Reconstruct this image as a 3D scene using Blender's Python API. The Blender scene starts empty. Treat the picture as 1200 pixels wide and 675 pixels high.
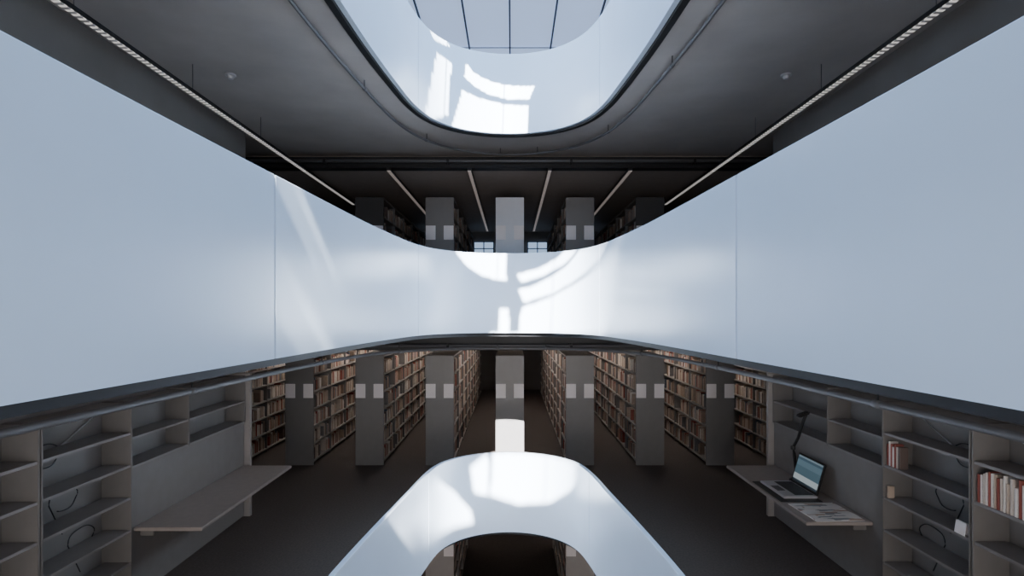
import bpy, bmesh, math, random
from mathutils import Vector, Matrix
random.seed(7)
scene = bpy.context.scene
COL = scene.collection
F = 650.0; CX = 0.04; HY = 367.0

# ------------------------------------------------------------------ materials
def new_mat(name):
    m = bpy.data.materials.new(name); m.use_nodes = True
    return m, m.node_tree.nodes, m.node_tree.links

def mat(name, col, rough=0.6, metal=0.0, var=0.0, scale=8.0, bump=0.0, spec=0.5):
    m, n, l = new_mat(name)
    b = n['Principled BSDF']
    b.inputs['Roughness'].default_value = rough
    b.inputs['Metallic'].default_value = metal
    b.inputs['Specular IOR Level'].default_value = spec
    tc = n.new('ShaderNodeTexCoord'); no = n.new('ShaderNodeTexNoise')
    no.inputs['Scale'].default_value = scale; no.inputs['Detail'].default_value = 6
    l.new(tc.outputs['Object'], no.inputs['Vector'])
    r = n.new('ShaderNodeValToRGB')
    r.color_ramp.elements[0].position = 0.3; r.color_ramp.elements[1].position = 0.7
    r.color_ramp.elements[0].color = tuple(c*(1-var) for c in col)+(1,)
    r.color_ramp.elements[1].color = tuple(min(1, c*(1+var)) for c in col)+(1,)
    l.new(no.outputs['Fac'], r.inputs['Fac']); l.new(r.outputs['Color'], b.inputs['Base Color'])
    if bump:
        bp = n.new('ShaderNodeBump'); bp.inputs['Strength'].default_value = bump
        bp.inputs['Distance'].default_value = 0.02
        l.new(no.outputs['Fac'], bp.inputs['Height']); l.new(bp.outputs['Normal'], b.inputs['Normal'])
    return m

def emis(name, col, s):
    m, n, l = new_mat(name)
    b = n['Principled BSDF']; b.inputs['Base Color'].default_value = col+(1,)
    b.inputs['Emission Color'].default_value = col+(1,)
    b.inputs['Emission Strength'].default_value = s
    return m

M_white = mat('parapet_white', (0.70, 0.80, 0.93), 0.26, var=0.012, scale=3)
M_conc = mat('concrete', (0.50, 0.46, 0.435), 0.7, var=0.10, scale=1.6, bump=0.05)
M_ceil2 = mat('ceiling_panel', (0.46, 0.39, 0.345), 0.7, var=0.06)
M_floor = mat('floor_carpet', (0.10, 0.081, 0.072), 0.8, var=0.2, scale=40)
M_wall = mat('wall_plaster', (0.25, 0.235, 0.225), 0.8, var=0.06, scale=2)
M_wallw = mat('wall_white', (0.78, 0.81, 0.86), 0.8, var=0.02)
M_dark = mat('dark_steel', (0.018, 0.018, 0.02), 0.5, 0.1)
M_pipe = mat('pipe_steel', (0.15, 0.15, 0.158), 0.5, 0.3)
M_bar = mat('glazing_bar_grey', (0.07, 0.08, 0.11), 0.5)
M_shelf = mat('shelf_metal', (0.20, 0.185, 0.176), 0.5, 0.0, var=0.04)
M_wboard = mat('wall_shelf_metal', (0.27, 0.25, 0.24), 0.5, 0.0, var=0.04)
M_board = mat('shelf_board_metal', (0.38, 0.35, 0.33), 0.5, 0.0, var=0.04)
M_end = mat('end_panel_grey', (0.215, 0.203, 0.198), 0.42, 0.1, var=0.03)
M_end_lit = mat('end_panel_lit_tint', (0.80, 0.80, 0.83), 0.42, 0.0, var=0.02)  # lighter copy of the end panel grey, sunlight on the centre end painted in
M_end_shade = mat('end_panel_shade_tint', (0.06, 0.057, 0.056), 0.5, 0.1, var=0.03)  # darker copy of the end panel grey, shade on outer upper ends painted in
M_desk = mat('desk_laminate', (0.37, 0.32, 0.29), 0.5, var=0.05, scale=15)
M_panel = mat('panel_grey', (0.245, 0.225, 0.214), 0.6, var=0.04)
M_sign = mat('sign_card', (0.98, 0.92, 0.91), 0.55, var=0.01)
M_black = mat('black_plastic', (0.012, 0.012, 0.013), 0.4)
M_key = mat('keys', (0.05, 0.05, 0.055), 0.5)
M_pages = mat('paper_pages', (0.62, 0.56, 0.47), 0.85, var=0.08, scale=60)
M_silver = mat('silver', (0.62, 0.62, 0.64), 0.35, 0.4)
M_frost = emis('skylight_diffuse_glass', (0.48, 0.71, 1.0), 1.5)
M_frostb = emis('skylight_fill_glass', (0.52, 0.74, 1.0), 4.2)  # unseen panes, extra glow added to brighten the far parapet ends
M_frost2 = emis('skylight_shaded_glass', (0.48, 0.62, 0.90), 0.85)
M_glow = emis('lamp_diffuser_lit', (1.0, 0.90, 0.82), 20.0)
M_win = emis('daylit_window_glass', (0.45, 0.65, 0.95), 0.9)
M_strip = emis('lamp_diffuser_dim', (0.85, 0.72, 0.66), 0.17)

m, n, l = new_mat('sun_mask_opening'); n.remove(n['Principled BSDF'])  # lets the sun through the skylight cells shaped for its patches
t = n.new('ShaderNodeBsdfTransparent'); t.inputs[0].default_value = (0.95, 0.97, 1, 1)
l.new(t.outputs[0], n['Material Output'].inputs[0]); M_sun_mask = m

# perforated diffuser
m, n, l = new_mat('lamp_perforated_diffuser'); b = n['Principled BSDF']
tc = n.new('ShaderNodeTexCoord'); w = n.new('ShaderNodeTexWave'); w.bands_direction = 'Y'
w.inputs['Scale'].default_value = 5.0
l.new(tc.outputs['Object'], w.inputs['Vector'])
r = n.new('ShaderNodeValToRGB'); r.color_ramp.elements[0].color = (0.06, 0.055, 0.055, 1); r.color_ramp.elements[0].position = 0.3
r.color_ramp.elements[1].color = (1.0, 0.95, 0.90, 1); r.color_ramp.elements[1].position = 0.75
l.new(w.outputs['Fac'], r.inputs['Fac']); l.new(r.outputs['Color'], b.inputs['Emission Color'])
b.inputs['Emission Strength'].default_value = 0.65; b.inputs['Base Color'].default_value = (0.4, 0.38, 0.37, 1)
M_perf = m

# laptop display
m, n, l = new_mat('laptop_display'); b = n['Principled BSDF']
tc = n.new('ShaderNodeTexCoord'); sp = n.new('ShaderNodeSeparateXYZ'); l.new(tc.outputs['Generated'], sp.inputs[0])
rr = n.new('ShaderNodeValToRGB'); rr.color_ramp.interpolation = 'CONSTANT'
el = rr.color_ramp.elements; el[0].position = 0; el[0].color = (0.02, 0.03, 0.04, 1); el[1].position = 0.08; el[1].color = (0.36, 0.42, 0.44, 1)
for p, c in ((0.30, (0.06, 0.11, 0.14, 1)), (0.62, (0.09, 0.15, 0.19, 1)), (0.84, (0.04, 0.08, 0.11, 1)), (0.93, (0.16, 0.22, 0.26, 1))):
    q = el.new(p); q.color = c
l.new(sp.outputs['Z'], rr.inputs['Fac']); l.new(rr.outputs['Color'], b.inputs['Emission Color'])
b.inputs['Emission Strength'].default_value = 0.8; b.inputs['Base Color'].default_value = (0.03, 0.04, 0.05, 1)
b.inputs['Roughness'].default_value = 0.2
M_disp = m
# printed page
m, n, l = new_mat('printed_page'); b = n['Principled BSDF']
tc = n.new('ShaderNodeTexCoord'); br = n.new('ShaderNodeTexVoronoi'); br.inputs['Scale'].default_value = 3.0; br.distance = 'CHEBYCHEV'
sx = n.new('ShaderNodeSeparateColor'); l.new(br.outputs['Color'], sx.inputs[0])
rr = n.new('ShaderNodeValToRGB'); rr.color_ramp.interpolation = 'CONSTANT'
el = rr.color_ramp.elements; el[0].position = 0; el[0].color = (0.92, 0.89, 0.86, 1); el[1].position = 0.42; el[1].color = (0.55, 0.40, 0.32, 1)
q = el.new(0.55); q.color = (0.90, 0.87, 0.84, 1); q = el.new(0.75); q.color = (0.36, 0.37, 0.38, 1); q = el.new(0.83); q.color = (0.88, 0.84, 0.80, 1)
l.new(tc.outputs['Generated'], br.inputs['Vector']); l.new(sx.outputs[0], rr.inputs['Fac']); l.new(rr.outputs['Color'], b.inputs['Base Color'])
M_print = m

BCOL = [(0.55, 0.43, 0.34), (0.36, 0.25, 0.19), (0.64, 0.55, 0.47), (0.30, 0.08, 0.06), (0.14, 0.10, 0.085),
        (0.40, 0.12, 0.09), (0.20, 0.19, 0.19), (0.82, 0.76, 0.70), (0.28, 0.20, 0.15), (0.10, 0.12, 0.16), (0.48, 0.37, 0.28)]
BM = [mat('book_cloth_%d' % i, c, 0.7, var=0.12, scale=20) for i, c in enumerate(BCOL)]
BNAME = ['tan', 'brown', 'beige', 'dark red', 'dark brown', 'red', 'charcoal grey', 'cream', 'brown', 'navy', 'light brown']

# ------------------------------------------------------------------ helpers
def link(o, parent=None):
    COL.objects.link(o)
    if parent is not None:
        o.parent = parent
    return o

def meshobj(name, verts, faces, mats, parent=None, loc=(0, 0, 0), smooth=False, mi=None):
    me = bpy.data.meshes.new(name); me.from_pydata([tuple(v) for v in verts], [], faces)
    for mm in (mats if isinstance(mats, (list, tuple)) else [mats]): me.materials.append(mm)
    if mi is not None: me.polygons.foreach_set('material_index', mi)
    if smooth: me.polygons.foreach_set('use_smooth', [True]*len(me.polygons))
    me.update()
    o = bpy.data.objects.new(name, me)
    pl = Vector(parent.location) if parent is not None else Vector((0, 0, 0))
    o.location = Vector(loc)-pl
    return link(o, parent)

def box(name, x0, x1, y0, y1, z0, z1, m, parent=None, bev=0.0, struct=False, rot=None):
    bm = bmesh.new(); bmesh.ops.create_cube(bm, size=1)
    sx, sy, sz = abs(x1-x0), abs(y1-y0), abs(z1-z0)
    bmesh.ops.scale(bm, vec=(sx, sy, sz), verts=bm.verts)
    if bev:
        bmesh.ops.bevel(bm, geom=list(bm.edges), offset=min(bev, min(sx, sy, sz)*0.45), segments=2, affect='EDGES')
    me = bpy.data.meshes.new(name); bm.to_mesh(me); bm.free(); me.materials.append(m)
    o = bpy.data.objects.new(name, me)
    pl = Vector(parent.location) if parent is not None else Vector((0, 0, 0))
    o.location = Vector(((x0+x1)/2, (y0+y1)/2, (z0+z1)/2))-pl
    if rot: o.rotation_euler = rot
    link(o, parent)
    if struct: o['kind'] = 'structure'
    return o

def empty(name, loc, label, cat, group=None):
    o = bpy.data.objects.new(name, None); o.empty_display_size = 0.1; o.location = loc
    link(o); o['label'] = label; o['category'] = cat
    if group: o['group'] = group
    return o

def tube(name, pts, r, m, parent=None, closed=False, seg=10):
    pts = [Vector(p) for p in pts]; N = len(pts); vs = []; fs = []
    up = Vector((0, 0, 1))
    for i, p in enumerate(pts):
        if closed: tdir = pts[(i+1) % N]-pts[i-1]
        else: tdir = pts[min(i+1, N-1)]-pts[max(i-1, 0)]
        tdir.normalize()
        ref = up if abs(tdir.z) < 0.95 else Vector((1, 0, 0))
        a = tdir.cross(ref).normalized(); b = a.cross(tdir).normalized()
        for k in range(seg):
            th = 2*math.pi*k/seg
            vs.append(p+a*math.cos(th)*r+b*math.sin(th)*r)
    M = N if closed else N-1
    for i in range(M):
        j = (i+1) % N
        for k in range(seg):
            k2 = (k+1) % seg
            fs.append((i*seg+k, j*seg+k, j*seg+k2, i*seg+k2))
    if not closed:
        fs.append(tuple(range(seg))); fs.append(tuple(reversed(range((N-1)*seg, N*seg))))
    base = Vector(parent.location) if parent is not None else Vector((0, 0, 0))
    return meshobj(name, [v-base for v in vs], fs, m, parent, loc=base, smooth=True)

def cyl(name, c, r, h, m, parent=None, seg=24, r2=None):
    bm = bmesh.new()
    bmesh.ops.create_cone(bm, cap_ends=True, segments=seg, radius1=r, radius2=r if r2 is None else r2, depth=h)
    bmesh.ops.bevel(bm, geom=[e for e in bm.edges if abs(e.verts[0].co.z-e.verts[1].co.z) < 1e-6], offset=min(h, r)*0.15, segments=2, affect='EDGES')
    me = bpy.data.meshes.new(name); bm.to_mesh(me); bm.free(); me.materials.append(m)
    o = bpy.data.objects.new(name, me)
    pl = Vector(parent.location) if parent is not None else Vector((0, 0, 0))
    o.location = Vector(c)-pl
    return link(o, parent)

# ------------------------------------------------------------------ void outline
half_main = [(0, 8.10), (0.38, 8.04), (0.72, 7.86), (1.00, 7.52), (1.17, 7.02), (1.27, 6.3), (1.355, 5.4), (1.41, 4.45), (1.455, 3.5),
        (1.51, 2.4), (1.55, 1.3), (1.55, 0.2), (1.42, -0.9), (1.08, -1.7), (0.55, -2.12), (0, -2.22)]
half_low = [(0, 8.10), (0.36, 8.03), (0.68, 7.83), (0.91, 7.50), (1.03, 7.0), (1.115, 6.3), (1.225, 5.4), (1.325, 4.45), (1.39, 3.5),
        (1.46, 2.4), (1.50, 1.3), (1.50, 0.2), (1.42, -0.9), (1.08, -1.7), (0.55, -2.12), (0, -2.22)]
SUB = 10
def spline(half):
    ctrl = half + [(-x, y) for x, y in reversed(half[1:-1])]; out = []; NC = len(ctrl)
    for i in range(NC):
        p0, p1, p2, p3 = [Vector(ctrl[(i+k-1) % NC]) for k in range(4)]
        for s in range(SUB):
            t = s/SUB
            out.append(0.5*((2*p1)+(-p0+p2)*t+(2*p0-5*p1+4*p2-p3)*t*t+(-p0+3*p1-3*p2+p3)*t**3))
    return out
LOOPS = {1: spline(half_low), 2: spline(half_main)}; LOOPS[3] = LOOPS[2]
LOOP = LOOPS[2]; NL = len(LOOP)
def offset(d, k=2):
    out = []; L = LOOPS[k]
    for i in range(NL):
        t = (L[(i+1) % NL]-L[i-1]).normalized()
        out.append(L[i]+Vector((-t.y, t.x))*d)   # clockwise loop: left normal = outward
    return out
FL = {1: -2.80, 2: 0.11, 3: 3.02}
RB = -0.3975; RT = 0.765   # parapet bottom / top relative to floor

def idx_near(x, y):
    return min(range(NL), key=lambda i: (LOOP[i]-Vector((x, y))).length)
seams = sorted([idx_near(1.16, 7.05), idx_near(1.455, 3.47), idx_near(1.55, 0.0), idx_near(-1.55, 0.0), idx_near(-1.455, 3.47), idx_near(-1.16, 7.05)])
def parapet(lev, label):
    z0 = FL[lev]+RB; z1 = FL[lev]+RT
    e = empty('parapet', (0, 8.1, z0), label, 'parapet', 'white parapets stacked around the atrium')
    o1 = offset(0, lev); o2 = offset(0.05, lev)
    for a in range(len(seams)):
        i0 = seams[a]; i1 = seams[(a+1) % len(seams)]
        if i1 <= i0: i1 += NL
        ids = [k % NL for k in range(i0, i1+1)]
        inn = [o1[k].copy() for k in ids]; out = [o2[k].copy() for k in ids]
        for L in (inn, out):
            g0 = 0.005 if L[0].y > 6 else 0.011; g1 = 0.005 if L[-1].y > 6 else 0.011
            L[0] += (L[1]-L[0]).normalized()*g0; L[-1] += (L[-2]-L[-1]).normalized()*g1
        vs = []; n = len(ids); bv = 0.006
        prof = lambda i: [(inn[i], z0), (inn[i], z1-bv), (inn[i].lerp(out[i], 0.08), z1), (out[i].lerp(inn[i], 0.08), z1), (out[i], z1-bv), (out[i], z0)]
        for i in range(n):
            for p, z in prof(i): vs.append((p.x, p.y-8.1, z-z0))
        fs = []
        for i in range(n-1):
            for k in range(6):
                k2 = (k+1) % 6
                fs.append((i*6+k, i*6+k2, (i+1)*6+k2, (i+1)*6+k))
        fs.append(tuple(reversed(range(6)))); fs.append(tuple(range((n-1)*6, n*6)))
        meshobj('parapet_panel', vs, fs, M_white, e, loc=e.location)
    return e
parapet(1, 'smooth white curved parapet around the lowest visible opening')
parapet(2, 'smooth white curved parapet band at eye level, sunlit end')
parapet(3, 'smooth white curved parapet overhead beneath the skylight')

# ------------------------------------------------------------------ slabs with the opening
YB = -4.2
X0, X1, Y0, Y1 = -6.2, 6.2, YB, 20.5
def slab(name, lev, z0, z1, m, y1=Y1, off=0.06):
    inn = offset(off, lev); c = Vector((0, 3)); outer = []
    for p in inn:
        d = p-c; ts = []
        if d.x > 1e-9: ts.append((X1-c.x)/d.x)
        if d.x < -1e-9: ts.append((X0-c.x)/d.x)
        if d.y > 1e-9: ts.append((y1-c.y)/d.y)
        if d.y < -1e-9: ts.append((Y0-c.y)/d.y)
        outer.append(c+d*min(ts))
    for cor in [(X0, Y0), (X1, Y0), (X0, y1), (X1, y1)]:
        k = min(range(NL), key=lambda i: (outer[i]-Vector(cor)).length); outer[k] = Vector(cor)
    vs = [(p.x, p.y, z0) for p in inn]+[(p.x, p.y, z0) for p in outer]+[(p.x, p.y, z1) for p in inn]+[(p.x, p.y, z1) for p in outer]
    fs = []
    for i in range(NL):
        j = (i+1) % NL
        fs += [(i, NL+i, NL+j, j), (2*NL+i, 2*NL+j, 3*NL+j, 3*NL+i), (i, j, 2*NL+j, 2*NL+i), (NL+i, 3*NL+i, 3*NL+j, NL+j)]
    o = meshobj(name, vs, fs, m); o['kind'] = 'structure'
    return o
for k in (1, 2, 3):
    slab('floor', k, FL[k]-0.08, FL[k], M_floor)
    slab('ceiling', k, FL[k]-0.37, FL[k]-0.081, M_conc)
box('floor', X0, X1, Y0, Y1, -5.79, -5.71, M_floor, struct=True)
# dark edge channel below each parapet
tn = 1
for k in (1, 2, 3):
    a = offset(0.055, k); b = offset(0.12 if k == 3 else 0.18, k); z0 = FL[k]-(0.42 if k == 3 else 0.45); z1 = FL[k]-0.371
    vs = [(p.x, p.y, z) for L, z in ((a, z0), (b, z0), (a, z1), (b, z1)) for p in L]; fs = []
    for i in range(NL):
        j = (i+1) % NL
        fs += [(i, NL+i, NL+j, j), (i, j, 2*NL+j, 2*NL+i), (NL+i, 3*NL+i, 3*NL+j, NL+j), (2*NL+i, 2*NL+j, 3*NL+j, 3*NL+i)]
    o = meshobj('trim_%d' % tn, vs, fs, M_dark); o['kind'] = 'structure'; tn += 1

# dropped ceilings and beams over the stack area
DROP = {1: -0.67, 2: -0.70, 3: -0.61}
for k in (1, 2, 3):
    zc = FL[k]+DROP[k]
    box('ceiling', X0, X1, 9.35, 20.4, zc, FL[k]-0.372, M_ceil2, struct=True)
    o = box('trim_%d' % tn, X0, X1, 9.1, 9.34, zc-0.02, FL[k]-0.45, M_dark, struct=True, bev=0.02); tn += 1
    e = empty('ceiling_pipe', (0, 9.0, zc+0.06), 'straight grey steel pipe fixed along the ceiling beam', 'pipe', 'steel pipes along the beams')
    tube('pipe', [(-6.1, 9.0, zc+0.06), (0, 9.0, zc+0.06), (6.1, 9.0, zc+0.06)], 0.025, M_pipe, e)
    for x in (-3, -1, 1, 3): box('pipe_bracket', x-0.02, x+0.02, 8.97, 9.1, zc+0.025, zc+0.095, M_dark, e)

# walls
for s, nm in ((-1, 'wall_left'), (1, 'wall_right')):
    for z0, z1 in ((-5.71, -3.171), (-2.8, -0.261), (0.11, 2.649), (3.02, 5.2)):
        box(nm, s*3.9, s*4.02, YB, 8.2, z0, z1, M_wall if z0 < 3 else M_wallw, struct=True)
        if z0 < 3: box(nm, s*4.02, s*6.2, 8.08, 8.2, z0, z1, M_wall, struct=True)
        box(nm, s*6.2, s*6.3, 8.0, 20.5, z0, z1, M_wall, struct=True)
for z0, z1 in ((-5.71, -3.171), (-2.8, -0.261), (0.11, 2.649), (3.02, 5.2)):
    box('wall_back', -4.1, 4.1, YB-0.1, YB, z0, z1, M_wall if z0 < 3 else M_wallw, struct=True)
YE = 11.3
box('wall_front', -6.2, 6.2, 20.4, 20.5, -5.71, -3.48, M_wall, struct=True)
box('wall_front', -6.2, 6.2, 20.3, 20.4, -2.8, -0.60, M_wall, struct=True)
box('wall_front', -6.2, 6.2, 16.4, 16.5, 0.11, 2.40, M_wall, struct=True)
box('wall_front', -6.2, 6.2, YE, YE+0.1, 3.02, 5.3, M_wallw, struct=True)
# far windows on the middle level
wn = 2
for x0, x1 in ((-1.08, -0.50), (0.50, 1.08), (-2.5, -1.95), (1.95, 2.5)):
    e = bpy.data.objects.new('window_%d' % wn, None); wn += 1
    e.location = ((x0+x1)/2, 16.38, 1.3); link(e); e['kind'] = 'structure'
    box('window_glass', x0, x1, 16.36, 16.38, 1.30, 2.10, M_win, e)
    for i in range(3):
        xx = x0+(x1-x0)*i/2; box('window_mullion', xx-0.014, xx+0.014, 16.32, 16.36, 1.28, 2.12, M_dark, e)
    for i in range(5):
        zz = 1.30+0.80*i/4; box('window_mullion', x0-0.014, x1+0.014, 16.31, 16.355, zz-0.012, zz+0.012, M_dark, e)

# ------------------------------------------------------------------ skylight; unseen clear cells added and shaped to cast the sun patches
ZS = 5.2; SL = 0.79; DX = -0.03
tab = sorted([(p.y, abs(p.x)) for p in LOOP if p.x >= 0])
tab1 = sorted([(p.y, abs(p.x)) for p in LOOPS[1] if p.x >= 0])
def W(y, tb=tab):
    if y >= 8.1 or y <= -2.2: return -1
    lo, hi = 0, len(tb)-1
    while hi-lo > 1:
        mid = (lo+hi)//2
        if tb[mid][0] <= y: lo = mid
        else: hi = mid
    a, b = tb[lo], tb[hi]
    t = (y-a[0])/max(1e-9, b[0]-a[0]); return (a[1]+(b[1]-a[1])*t)
def proj(x, y, z): return (600+F*(x-CX)/y, HY-F*z/y)
def inpoly(px, py, P):
    c = False; n = len(P)
    for i in range(n):
        (ax, ay), (bx, by) = P[i], P[i-1]
        if (ay > py) != (by > py) and px < (bx-ax)*(py-ay)/(by-ay)+ax: c = not c
    return c
PATCH = {3: [[(512, 62), (529, 74), (524, 135), (497, 142), (503, 110)], [(542, 106), (556, 113), (574, 119), (594, 123), (619, 124), (617, 162), (528, 154), (537, 125)],
             [(547, 74), (554, 84), (566, 92), (582, 98), (602, 101), (626, 101), (620, 116), (594, 116), (572, 110), (556, 101), (544, 90)], [(498, 22), (516, 30), (528, 56), (508, 46)]],
         2: [[(613, 360), (632, 354), (652, 345), (672, 334), (690, 322), (706, 308), (720, 300), (712, 395), (608, 395), (610, 370)],
             [(608, 340), (624, 336), (644, 326), (664, 312), (684, 288), (712, 286), (704, 303), (690, 316), (670, 331), (646, 344), (614, 354)],
             [(606, 322), (630, 316), (652, 304), (662, 294), (677, 292), (663, 308), (636, 323), (612, 330)],
             [(530, 290), (593, 290), (593, 328), (580, 327), (564, 322), (548, 312)],
             [(586, 362), (596, 362), (596, 395), (584, 395)],
             [(324, 198), (346, 210), (358, 236), (384, 288), (352, 268), (332, 242), (324, 230)],
             [(348, 345), (362, 360), (392, 400), (384, 418), (325, 424)]],
         1: [[(578, 526), (645, 528), (676, 544), (672, 572), (645, 588), (608, 590), (575, 580)],
             [(450, 616), (486, 574), (512, 562), (532, 576), (552, 600), (553, 612), (530, 618), (500, 632), (466, 642)],
             [(552, 548), (572, 532), (571, 580), (556, 576)]]}
SHELFP = [[(572, 470), (622, 470), (622, 550), (572, 550)]]
S0 = (ZS-(FL[3]+RT))/SL
def clear(x, y):  # picks cells whose sun ray lands inside a drawn patch outline
    if abs(x+DX*S0) > W(y+S0): return False
    lo, hi = S0, 14.0
    for _ in range(22):
        m_ = (lo+hi)/2
        tb = tab if ZS-SL*m_ > FL[1]+RT else tab1
        if abs(x+DX*m_) < W(y+m_, tb): lo = m_
        else: hi = m_
    hx, hy, hz = x+DX*lo, y+lo, ZS-SL*lo
    for k in (1, 2, 3):
        if FL[k]+RB <= hz <= FL[k]+RT:
            if hy < 1.2: return False
            px, py = proj(hx, hy, hz)
            return any(inpoly(px, py, P) for P in PATCH[k])
    s = 10.2-y; hx = x+DX*s; hz = ZS-SL*s
    if -2.8 < hz < -0.8 and abs(hx) < 0.34:
        px, py = proj(hx, 10.2, hz)
        return any(inpoly(px, py, P) for P in SHELFP)
    return False
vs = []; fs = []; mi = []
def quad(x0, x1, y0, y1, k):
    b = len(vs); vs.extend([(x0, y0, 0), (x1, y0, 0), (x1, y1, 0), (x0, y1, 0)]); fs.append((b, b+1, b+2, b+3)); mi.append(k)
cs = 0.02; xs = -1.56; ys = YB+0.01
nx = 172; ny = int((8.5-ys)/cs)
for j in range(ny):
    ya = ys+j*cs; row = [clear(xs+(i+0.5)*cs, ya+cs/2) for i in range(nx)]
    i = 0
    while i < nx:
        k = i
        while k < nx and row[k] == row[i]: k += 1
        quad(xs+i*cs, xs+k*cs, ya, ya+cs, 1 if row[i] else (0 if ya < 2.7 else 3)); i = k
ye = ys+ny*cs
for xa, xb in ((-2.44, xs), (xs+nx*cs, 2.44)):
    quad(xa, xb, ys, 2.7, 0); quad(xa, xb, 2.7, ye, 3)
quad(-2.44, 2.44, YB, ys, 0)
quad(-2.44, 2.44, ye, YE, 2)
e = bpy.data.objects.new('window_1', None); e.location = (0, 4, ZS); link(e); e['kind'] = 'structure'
meshobj('window_glass', [(a, b-4, 0) for a, b, c in vs], fs, [M_frost, M_sun_mask, M_frost2, M_frostb], e, loc=(0, 4, ZS), mi=mi)  # unseen skylight panes, with added sun patch openings and fill panes
for i in range(-3, 4):
    box('glazing_bar', i*0.806-0.006, i*0.806+0.006, YB, 8.47, ZS-0.02, ZS-0.008, M_bar, e)
    box('glazing_bar', i*0.79-0.014, i*0.79+0.014, 8.53, YE, ZS-0.05, ZS-0.01, M_bar, e)
box('glazing_bar', -2.44, 2.44, 8.47, 8.53, ZS-0.06, ZS-0.012, M_bar, e)
box('glazing_bar', -2.42, 2.42, 10.80, 10.83, ZS-0.03, ZS-0.012, M_wallw, e)
box('ceiling', -6.3, -2.44, YB-0.1, YE+0.1, 5.2, 5.3, M_wallw, struct=True)
box('ceiling', 2.44, 6.3, YB-0.1, YE+0.1, 5.2, 5.3, M_wallw, struct=True)

# ------------------------------------------------------------------ curved rails below the ceilings
def rail(z, r, nm, off=0.36, ext=0.46, hang=0.10, step=24, lev=2):
    e = empty('curved_ceiling_pipe', (0, 8.9, z), nm, 'pipe', 'curved pipes around the atrium')
    pts = []
    for p in offset(off, lev):
        pts.append((p.x, p.y+(ext*max(0, (p.y-6)/2.5)), z))
    tube('pipe', pts, r, M_pipe, e, closed=True)
    for i in range(9, NL, step):
        p = Vector(pts[i]); q = Vector(pts[(i+1) % NL]); t = (q-p).normalized()
        tube('pipe_coupling', [p-t*0.03, p, p+t*0.03], r*1.22, M_pipe, e)
        tube('pipe_hanger', [p+Vector((0, 0, r)), p+Vector((0, 0, hang/2)), p+Vector((0, 0, hang))], 0.005, M_dark, e, seg=6)
rail(2.55, 0.017, 'thin grey steel pipe curving under the concrete ceiling')
rail(-0.565, 0.023, 'dark steel pipe curving below the eye-level parapet', 0.85, 0.0, 0.30)
rail(-3.26, 0.020, 'dark steel pipe curving below the lowest parapet', 0.25, 0.1, lev=1, hang=0.09)

# ------------------------------------------------------------------ lights
def strip(x, y0, y1, z, zc, w, mdiff, label, grp):
    e = empty('linear_light', (x, (y0+y1)/2, z), label, 'light', grp)
    box('lamp_housing', x-w/2, x+w/2, y0, y1, z, z+0.04, M_dark, e, bev=0.006)
    box('lamp_diffuser', x-w*0.36, x+w*0.36, y0+0.01, y1-0.01, z-0.010, z, mdiff, e)
    ys_ = y0+0.4
    while ys_ < y1:
        tube('suspension_cable', [(x, ys_, z+0.04), (x, ys_, (z+0.04+zc)/2), (x, ys_, zc-0.001)], 0.004, M_pipe, e, seg=6); ys_ += 1.6
for x in (-3.357, 3.33):
    strip(x, -2.5, 9.06, 2.33, 2.65, 0.07, M_perf, 'long suspended linear light with perforated white diffuser', 'long linear lights along the side walls')
    strip(x, 9.07, 11.9, 2.33, 2.41, 0.07, M_perf, 'suspended linear light with perforated white diffuser over the stacks', 'long linear lights along the side walls')
for x in (-1.98, -0.66, 0.66, 1.98):
    strip(x, 9.07, 15.8, 2.335, 2.388, 0.075, M_strip, 'linear light hung below the dark ceiling between bookcases', 'linear lights above the upper stacks')
for x in (-3.25, -1.98, -0.66, 0.66, 1.98, 3.25, 4.5, -4.5):
    strip(x, 11.0, 17.5, -0.655, -0.59, 0.07, M_glow, 'added fill light strip, unseen, over the lowest bookcases', 'linear lights above the lower stacks')
for x in (-1.98, 1.98):  # unseen strips added to brighten the lowest level
    strip(x, 9.5, 15.5, -3.545, -3.48, 0.07, M_glow, 'added fill light strip, unseen, over the lowest bookcases', 'added fill strips above the lowest stacks')
for s in (-1, 1):
    e = empty('smoke_detector', (s*3.08, 6.15, 2.649), 'small round white smoke detector on the concrete ceiling', 'smoke detector', 'smoke detectors')
    cyl('detector_base', (s*3.08, 6.15, 2.638), 0.058, 0.020, M_silver, e)
    cyl('detector_head', (s*3.08, 6.15, 2.612), 0.028, 0.034, M_silver, e, r2=0.04)

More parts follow.
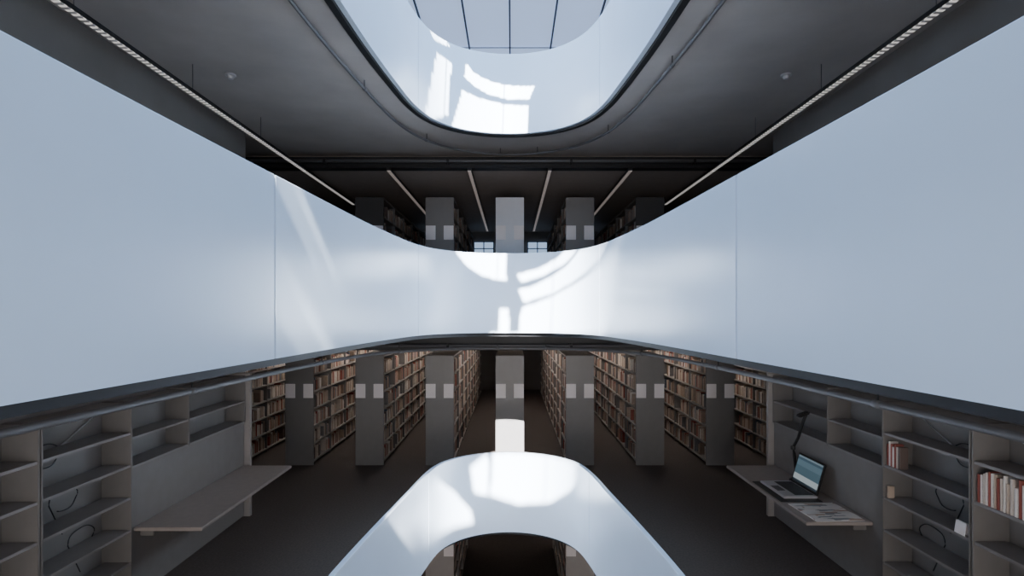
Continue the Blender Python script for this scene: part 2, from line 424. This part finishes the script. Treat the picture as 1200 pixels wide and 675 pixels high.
# ------------------------------------------------------------------ bookcases in the stacks
SY = 10.2; SP = 1.29; HW = 0.26; SH = 2.02
BZ = [0.08, 0.40, 0.72, 1.04, 1.36, 1.68]
def bookcase(x, fz, y1, me_=None, lab='long grey metal double-sided library bookcase with end panel'):
    me_ = me_ or M_end
    e = empty('bookcase', (x, SY, fz), lab, 'bookcase', 'parallel library bookcases')
    box('end_panel', x-HW, x+HW, SY, SY+0.035, fz, fz+SH, me_, e, bev=0.006)
    box('end_panel', x-HW, x+HW, y1-0.035, y1, fz, fz+SH, me_, e)
    box('top_panel', x-HW+0.005, x+HW-0.005, SY+0.036, y1-0.036, fz+SH-0.03, fz+SH-0.002, M_shelf, e)
    box('back_panel', x-0.008, x+0.008, SY+0.036, y1-0.036, fz+0.02, fz+SH-0.031, M_shelf, e)
    for s in (-1, 1):
        for bz in BZ:
            box('shelf_board', x+s*0.009, x+s*(HW-0.006), SY+0.036, y1-0.036, fz+bz-0.026, fz+bz, M_board, e)
        sx0, sx1 = x+s*0.075, x+s*0.255
        box('sign_plate', sx0, sx1, SY-0.012, SY, fz+1.24, fz+1.50, M_sign, e, bev=0.003)
        y = SY+1.0
        while y < y1-0.5:
            box('upright', x+s*0.009, x+s*(HW-0.004), y-0.01, y+0.01, fz, fz+SH-0.031, M_shelf, e); y += 1.0
END = {1: 19.5, 2: 15.6, 0: 13.5}
for k in range(-4, 5):
    bookcase(k*SP, FL[1], END[1])
    if abs(k) >= 2: bookcase(k*SP, FL[2], END[2], M_end_shade, 'long grey metal double-sided library bookcase, end panel coloured darker as if shaded')
    elif k == 0: bookcase(k*SP, FL[2], END[2], M_end_lit, 'long grey metal library bookcase, end panel coloured lighter as if sunlit')
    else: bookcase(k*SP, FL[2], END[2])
for k in (-2, -1, 1, 2):
    bookcase(k*SP, -5.71, END[0], M_board, 'taupe metal double-sided library bookcase with end panel')

recs = []
def fill(level, fz, ks, yend):
    for k in ks:
        sides = [1, -1] if k == 0 else ([1] if k < 0 else [-1])
        for s in sides:
            fx = k*SP+s*(HW-0.03)
            if k == 0: lim = yend-0.1
            else: lim = min(yend-0.1, 1.3*SY*(abs(fx))/((abs(k)-1)*SP+HW)+0.3)
            for r, bz in enumerate(BZ):
                gap = ((BZ+[SH-0.03])[r+1])-bz-0.03
                y = SY+0.05
                while y < lim:
                    yy = (y-SY) % 1.0
                    if random.random() < 0.03: y += random.uniform(0.08, 0.35); continue
                    t = random.uniform(0.02, 0.05)*(1.0 if y < 14 else 1.5)
                    if yy+t > 0.985 or yy < 0.012: y += 0.03; continue
                    if y+t > lim: break
                    h = min(gap-0.03, random.gauss(0.215, 0.025)); d = random.uniform(0.14, 0.19)
                    vis = abs(fx)/(y) > ((abs(k)-1)*SP+HW)/SY and (abs(k) < 4 or abs(fx)/y < 0.47) and k != 0
                    recs.append((h*t*abs(fx)/y**3 if (vis and level == 1) else 0, fx-s*random.uniform(0, 0.012), s, y, t, fz+bz, h, d, random.choices(range(11), [5, 3, 5, 2, 2, 1.5, 2.5, 5, 2, 1, 4])[0]))
                    y += t+0.001
fill(1, FL[1], range(-4, 5), END[1]); fill(2, FL[2], range(-4, 5), END[2]); fill(0, -5.71, (-2, -1, 1, 2), END[0])
recs.sort(key=lambda r: -r[0])

def book_mesh(ci, with_pages=True):
    out = [(-.5, -.5), (.40, -.5), (.48, -.3), (.5, 0), (.48, .3), (.40, .5), (-.5, .5), (-.5, .38), (.38, .38), (.38, -.38), (-.5, -.38)]
    n = len(out); v = [(a, b, 0) for a, b in out]+[(a, b, 1) for a, b in out]
    f = [tuple(reversed(range(n))), tuple(range(n, 2*n))]+[(i, (i+1) % n, n+(i+1) % n, n+i) for i in range(n)]
    mi = [0]*len(f)
    pv = [(x, y, z) for z in (0.015, 0.97) for x, y in ((-.47, -.375), (.375, -.375), (.375, .375), (-.47, .375))]
    pf = [(3, 2, 1, 0), (4, 5, 6, 7), (0, 1, 5, 4), (1, 2, 6, 5), (2, 3, 7, 6), (3, 0, 4, 7)]
    if with_pages:
        b = len(v); v += pv; f += [tuple(b+i for i in q) for q in pf]; mi += [1]*6
    me = bpy.data.meshes.new('book'); me.from_pydata(v, [], f); me.materials.append(BM[ci])
    if with_pages: me.materials.append(M_pages)
    me.polygons.foreach_set('material_index', mi); me.update()
    if with_pages: return me
    pm = bpy.data.meshes.new('pages'); pm.from_pydata(pv, [], pf); pm.materials.append(M_pages); pm.update()
    return me, pm
bms = [book_mesh(i) for i in range(11)]
NB = 260
for r in recs[:NB]:
    _, fx, s, y, t, z, h, d, ci = r
    o = bpy.data.objects.new('book', bms[ci]); COL.objects.link(o)
    o.location = (fx-s*d/2, y+t/2, z+0.0005); o.scale = (d, t, h)
    if s < 0: o.rotation_euler = (0, 0, math.pi)
    o['label'] = '%s clothbound library book upright on a metal shelf' % BNAME[ci]; o['category'] = 'book'; o['group'] = 'books in the library stacks'
vs = []; fs = []; mi = []
for r in recs[NB:]:
    _, fx, s, y, t, z, h, d, ci = r
    x0, x1 = sorted((fx-s*d, fx)); b = len(vs); z += 0.0005
    vs += [(x0, y, z), (x1, y, z), (x1, y+t, z), (x0, y+t, z), (x0, y, z+h), (x1, y, z+h), (x1, y+t, z+h), (x0, y+t, z+h)]
    fs += [(b+4, b+5, b+6, b+7), (b, b+1, b+5, b+4), (b+1, b+2, b+6, b+5), (b+2, b+3, b+7, b+6), (b+3, b, b+4, b+7)]
    mi += [ci]*5
o = meshobj('shelved_books', vs, fs, BM, mi=mi); o['kind'] = 'stuff'
o['label'] = 'distant rows of tan, red and brown library books'; o['category'] = 'books'

# ------------------------------------------------------------------ wall shelving, desks
WB = [0.11, 0.42, 0.73, 1.04, 1.35, 1.66]
def wall_unit(s, ya, yb, fz):
    e = empty('shelving_unit', (s*3.74, (ya+yb)/2, fz), 'open grey metal wall shelving unit with loose cables behind', 'shelf', 'wall shelving units')
    xa, xb = s*3.60, s*3.885
    for y in (ya, yb):
        box('side_panel', xa, xb, y+(0.002 if y == ya else -0.018), y+(0.018 if y == ya else -0.002), fz, fz+1.95, M_shelf, e, bev=0.003)
    box('top_panel', xa, xb, ya+0.019, yb-0.019, fz+1.92, fz+1.945, M_wboard, e, bev=0.003)
    for z in WB:
        box('shelf_board', xa+s*0.005, xb-s*0.03, ya+0.019, yb-0.019, fz+z-0.024, fz+z, M_wboard, e, bev=0.003)
    xx = s*3.88
    tube('brace_rod', [(xx, ya+0.03, fz+1.40), (xx, (ya+yb)/2, fz+1.64), (xx, yb-0.03, fz+1.88)], 0.006, M_silver, e, seg=6)
    xx = s*3.868
    for j in range(3):
        z0 = fz+1.60-0.42*j; yc = ya+0.35+0.2*j; pts = []
        for q in range(25):
            th = -0.6+q/24*(2*math.pi-0.9)
            pts.append((xx+s*0.006*math.sin(q), yc+0.13*math.sin(th)*(1+0.012*q), z0-0.10*math.cos(th)))
        pts.append((xx, yc-0.02, z0-0.30)); tube('cable', pts, 0.005, M_black, e, seg=6)
    return e
for ya in (4.29, 3.25, 2.21): wall_unit(-1, ya, ya+1.03, FL[1])
for ya in (4.31, 3.27, 2.23): wall_unit(1, ya, ya+1.03, FL[1])

def hutch(s, ya, yb):
    fz = FL[1]
    e = empty('desk_shelving', (s*3.74, (ya+yb)/2, fz), 'grey wall panel with two open shelf rows above desk', 'shelf', 'shelving panels behind the desks')
    xa, xb = s*3.62, s*3.885
    mid = ya+(yb-ya)*0.42
    for y in (ya+0.012, mid, yb-0.012):
        box('upright', xa, xb, y-0.010, y+0.010, fz+1.30, fz+1.95, M_shelf, e, bev=0.003)
    for a, b in ((ya+0.023, mid-0.011), (mid+0.011, yb-0.023)):
        for z in (1.32, 1.60, 1.93):
            box('shelf_board', xa+s*0.005, xb, a, b, fz+z-0.022, fz+z, M_wboard, e, bev=0.003)
    box('back_panel', s*3.64, s*3.67, ya, yb, fz+0.02, fz+1.296, M_panel, e, bev=0.004)
def desk(s, ya, yb, label):
    fz = FL[1]
    e = empty('desk', (s*3.3, (ya+yb)/2, fz), label, 'desk', 'wall-mounted reading desks')
    box('desk_top', s*2.97, s*3.635, ya, yb, fz+0.685, fz+0.72, M_desk, e, bev=0.006)
    box('support_rail', s*3.50, s*3.635, ya+0.1, yb-0.1, fz+0.60, fz+0.684, M_shelf, e, bev=0.005)
    return e
hutch(-1, 5.33, 7.62); desk(-1, 5.38, 7.58, 'empty grey-brown wall desk below shelving')
hutch(1, 5.35, 7.62); desk(1, 5.52, 7.58, 'grey-brown wall desk holding laptop, lamp and magazine')
for s in (-1, 1):
    box('trim_%d' % tn, s*3.57, s*3.9, 7.64, 7.70, FL[1], FL[1]+1.97, M_board, struct=True, bev=0.004); tn += 1

# books on right wall shelves (cover and pages)
cov = [book_mesh(i, False) for i in range(11)]
def detailed(x, y, z, d, t, h, ci, lean=0.0):
    e = empty('book', (x, y, z), '%s book standing on open wall shelf' % BNAME[ci], 'book', 'books on the wall shelves')
    for nm, me in (('cover', cov[ci][0]), ('pages', cov[ci][1])):
        o = bpy.data.objects.new(nm, me); o.scale = (d, t, h); link(o, e)
    e.rotation_euler = (lean, 0, math.pi)
zb = FL[1]+1.35+0.001
y = 5.31
for ci, h in ((3, 0.20), (7, 0.23), (5, 0.21), (7, 0.19), (3, 0.22), (2, 0.20), (4, 0.205)):
    t = random.uniform(0.020, 0.030)
    detailed(3.665, y-t/2, zb, 0.08, t, h, ci); y -= t+0.002
y = 4.27
for i in range(30):
    t = random.uniform(0.018, 0.034); h = random.uniform(0.20, 0.27)
    detailed(3.69, y-t/2, zb, 0.15, t, h, [3, 7, 2, 7, 5, 7, 0, 3, 2, 7, 0, 2, 7, 3, 7][i % 15]); y -= t+0.002
detailed(3.65, 5.29, FL[1]+1.041, 0.06, 0.025, 0.11, 10)
e = empty('shelf_sign', (3.62, 4.42, FL[1]+1.041), 'small white folded card sign on shelf', 'sign')
box('sign_card', 3.610, 3.615, 4.37, 4.47, FL[1]+1.041, FL[1]+1.14, M_sign, e, rot=(0, 0.15, 0))
box('sign_card', 3.635, 3.640, 4.37, 4.47, FL[1]+1.041, FL[1]+1.14, M_sign, e, rot=(0, -0.15, 0))

# laptop on a dark mat
DT = FL[1]+0.721
e = empty('desk_mat', (3.25, 6.47, DT), 'thin black mat lying under the laptop', 'mat')
box('mat_sheet', 3.0, 3.46, 6.10, 6.84, DT, DT+0.008, M_black, e, bev=0.003)
DL = DT+0.006
e = empty('laptop', (3.27, 6.48, DL+0.004), 'open silver laptop with dark teal screen on desk', 'laptop')
box('laptop_base', 3.07, 3.45, 6.18, 6.78, DL+0.004, DL+0.030, M_silver, e, bev=0.008)
box('keyboard', 3.22, 3.43, 6.23, 6.73, DL+0.0302, DL+0.032, M_black, e)
for r in range(5):
    for c in range(12):
        box('key', 3.235+r*0.038, 3.266+r*0.038, 6.245+c*0.04, 6.277+c*0.04, DL+0.0322, DL+0.036, M_key, e)
box('touchpad', 3.10, 3.19, 6.39, 6.57, DL+0.030, DL+0.032, M_pipe, e)
ang = 0.28
lid = box('screen_lid', -0.008, 0.008, -0.29, 0.29, 0, 0.36, M_black, e, bev=0.006)
hinge = Vector((3.45, 6.48, DL+0.03))
rotm = Matrix.Rotation(ang, 3, 'Y')
lid.location = hinge+rotm @ Vector((0, 0, 0.18))-e.location; lid.rotation_euler = (0, ang, 0)
dp = box('display', -0.001, 0.001, -0.26, 0.26, 0, 0.31, M_disp, e)
dp.location = hinge+rotm @ Vector((-0.010, 0, 0.185))-e.location; dp.rotation_euler = (0, ang, 0)
# magazine
e = empty('open_magazine', (3.31, 5.80, DT), 'open printed magazine lying flat on desk', 'magazine')
for s in (-1, 1):
    vs = []; N = 8
    for i in range(N+1):
        u = i/N; yy = s*u*0.26; zz = 0.004+0.012*math.sin(math.pi*min(1, u*1.0))*(1-u*0.5)
        for xx in (-0.25, 0.25):
            vs += [(xx, yy, zz), (xx, yy, 0.0)]
    fs = []
    for i in range(N):
        a = i*4; b = a+4
        fs += [(a, a+2, b+2, b), (a+1, b+1, b+3, a+3), (a, b, b+1, a+1), (a+2, a+3, b+3, b+2)]
    fs += [(N*4, N*4+2, N*4+3, N*4+1), (0, 1, 3, 2)]
    o = meshobj('magazine_page', vs, fs, M_print, e, loc=e.location)
e.rotation_euler = (0, 0, 0.06)
# desk lamp
e = empty('desk_lamp', (3.545, 6.86, DT), 'black adjustable desk lamp with slim arm', 'lamp')
LP = lambda x, y, z: (x+0.02, y-0.12, DT+z)
cyl('lamp_base', LP(3.525, 6.98, 0.013), 0.07, 0.024, M_black, e)
tube('lamp_arm', [LP(3.53, 6.98, 0.02), LP(3.53, 6.98, 0.15), LP(3.51, 6.98, 0.34), LP(3.49, 6.97, 0.42), LP(3.52, 6.90, 0.56), LP(3.54, 6.82, 0.78), LP(3.55, 6.78, 0.86)], 0.018, M_black, e)
cyl('lamp_joint', LP(3.49, 6.97, 0.42), 0.028, 0.045, M_black, e)
o = box('lamp_shade', 3.46, 3.60, 6.61, 6.69, DT+0.85, DT+0.885, M_black, e, bev=0.012); o.rotation_euler = (0, -0.35, 0)

# ------------------------------------------------------------------ lights, world, camera
def area(name, loc, sx, sy, watts, col, direction):
    a = bpy.data.lights.new(name, 'AREA'); a.shape = 'RECTANGLE'; a.size = sx; a.size_y = sy; a.energy = watts; a.color = col
    o = bpy.data.objects.new(name, a); o.location = loc; link(o)
    o.rotation_euler = Vector(direction).to_track_quat('-Z', 'Y').to_euler()
area('fill_light', (0, -4.0, 1.45), 7.4, 2.0, 125, (1.0, 0.95, 0.93), (0, 1, 0.3))  # three unseen fill lights added behind the camera, one per level
area('fill_light', (0, -4.0, -1.55), 7.4, 2.0, 350, (1.0, 0.95, 0.92), (0, 1, 0.0))
area('fill_light', (0, -4.0, -4.4), 7.4, 2.0, 260, (1.0, 0.93, 0.88), (0, 1, 0.0))
sl = bpy.data.lights.new('sun', 'SUN'); sl.energy = 75; sl.angle = math.radians(0.5); sl.color = (1, 0.98, 0.96)
so = bpy.data.objects.new('sun', sl); so.location = (0, -4, 9); link(so)
so.rotation_euler = Vector((DX, 1, -SL)).to_track_quat('-Z', 'Y').to_euler()
w = bpy.data.worlds.new('World'); scene.world = w; w.use_nodes = True
w.node_tree.nodes['Background'].inputs[0].default_value = (0.5, 0.68, 1, 1); w.node_tree.nodes['Background'].inputs[1].default_value = 0.8
cd = bpy.data.cameras.new('camera'); cd.sensor_width = 36; cd.lens = F/1200*36; cd.shift_y = (HY-337.5)/1200
cd.clip_start = 0.05; cd.clip_end = 100
co = bpy.data.objects.new('camera', cd); co.location = (CX, 0, 0); co.rotation_euler = (math.pi/2, 0, 0); link(co)
scene.camera = co
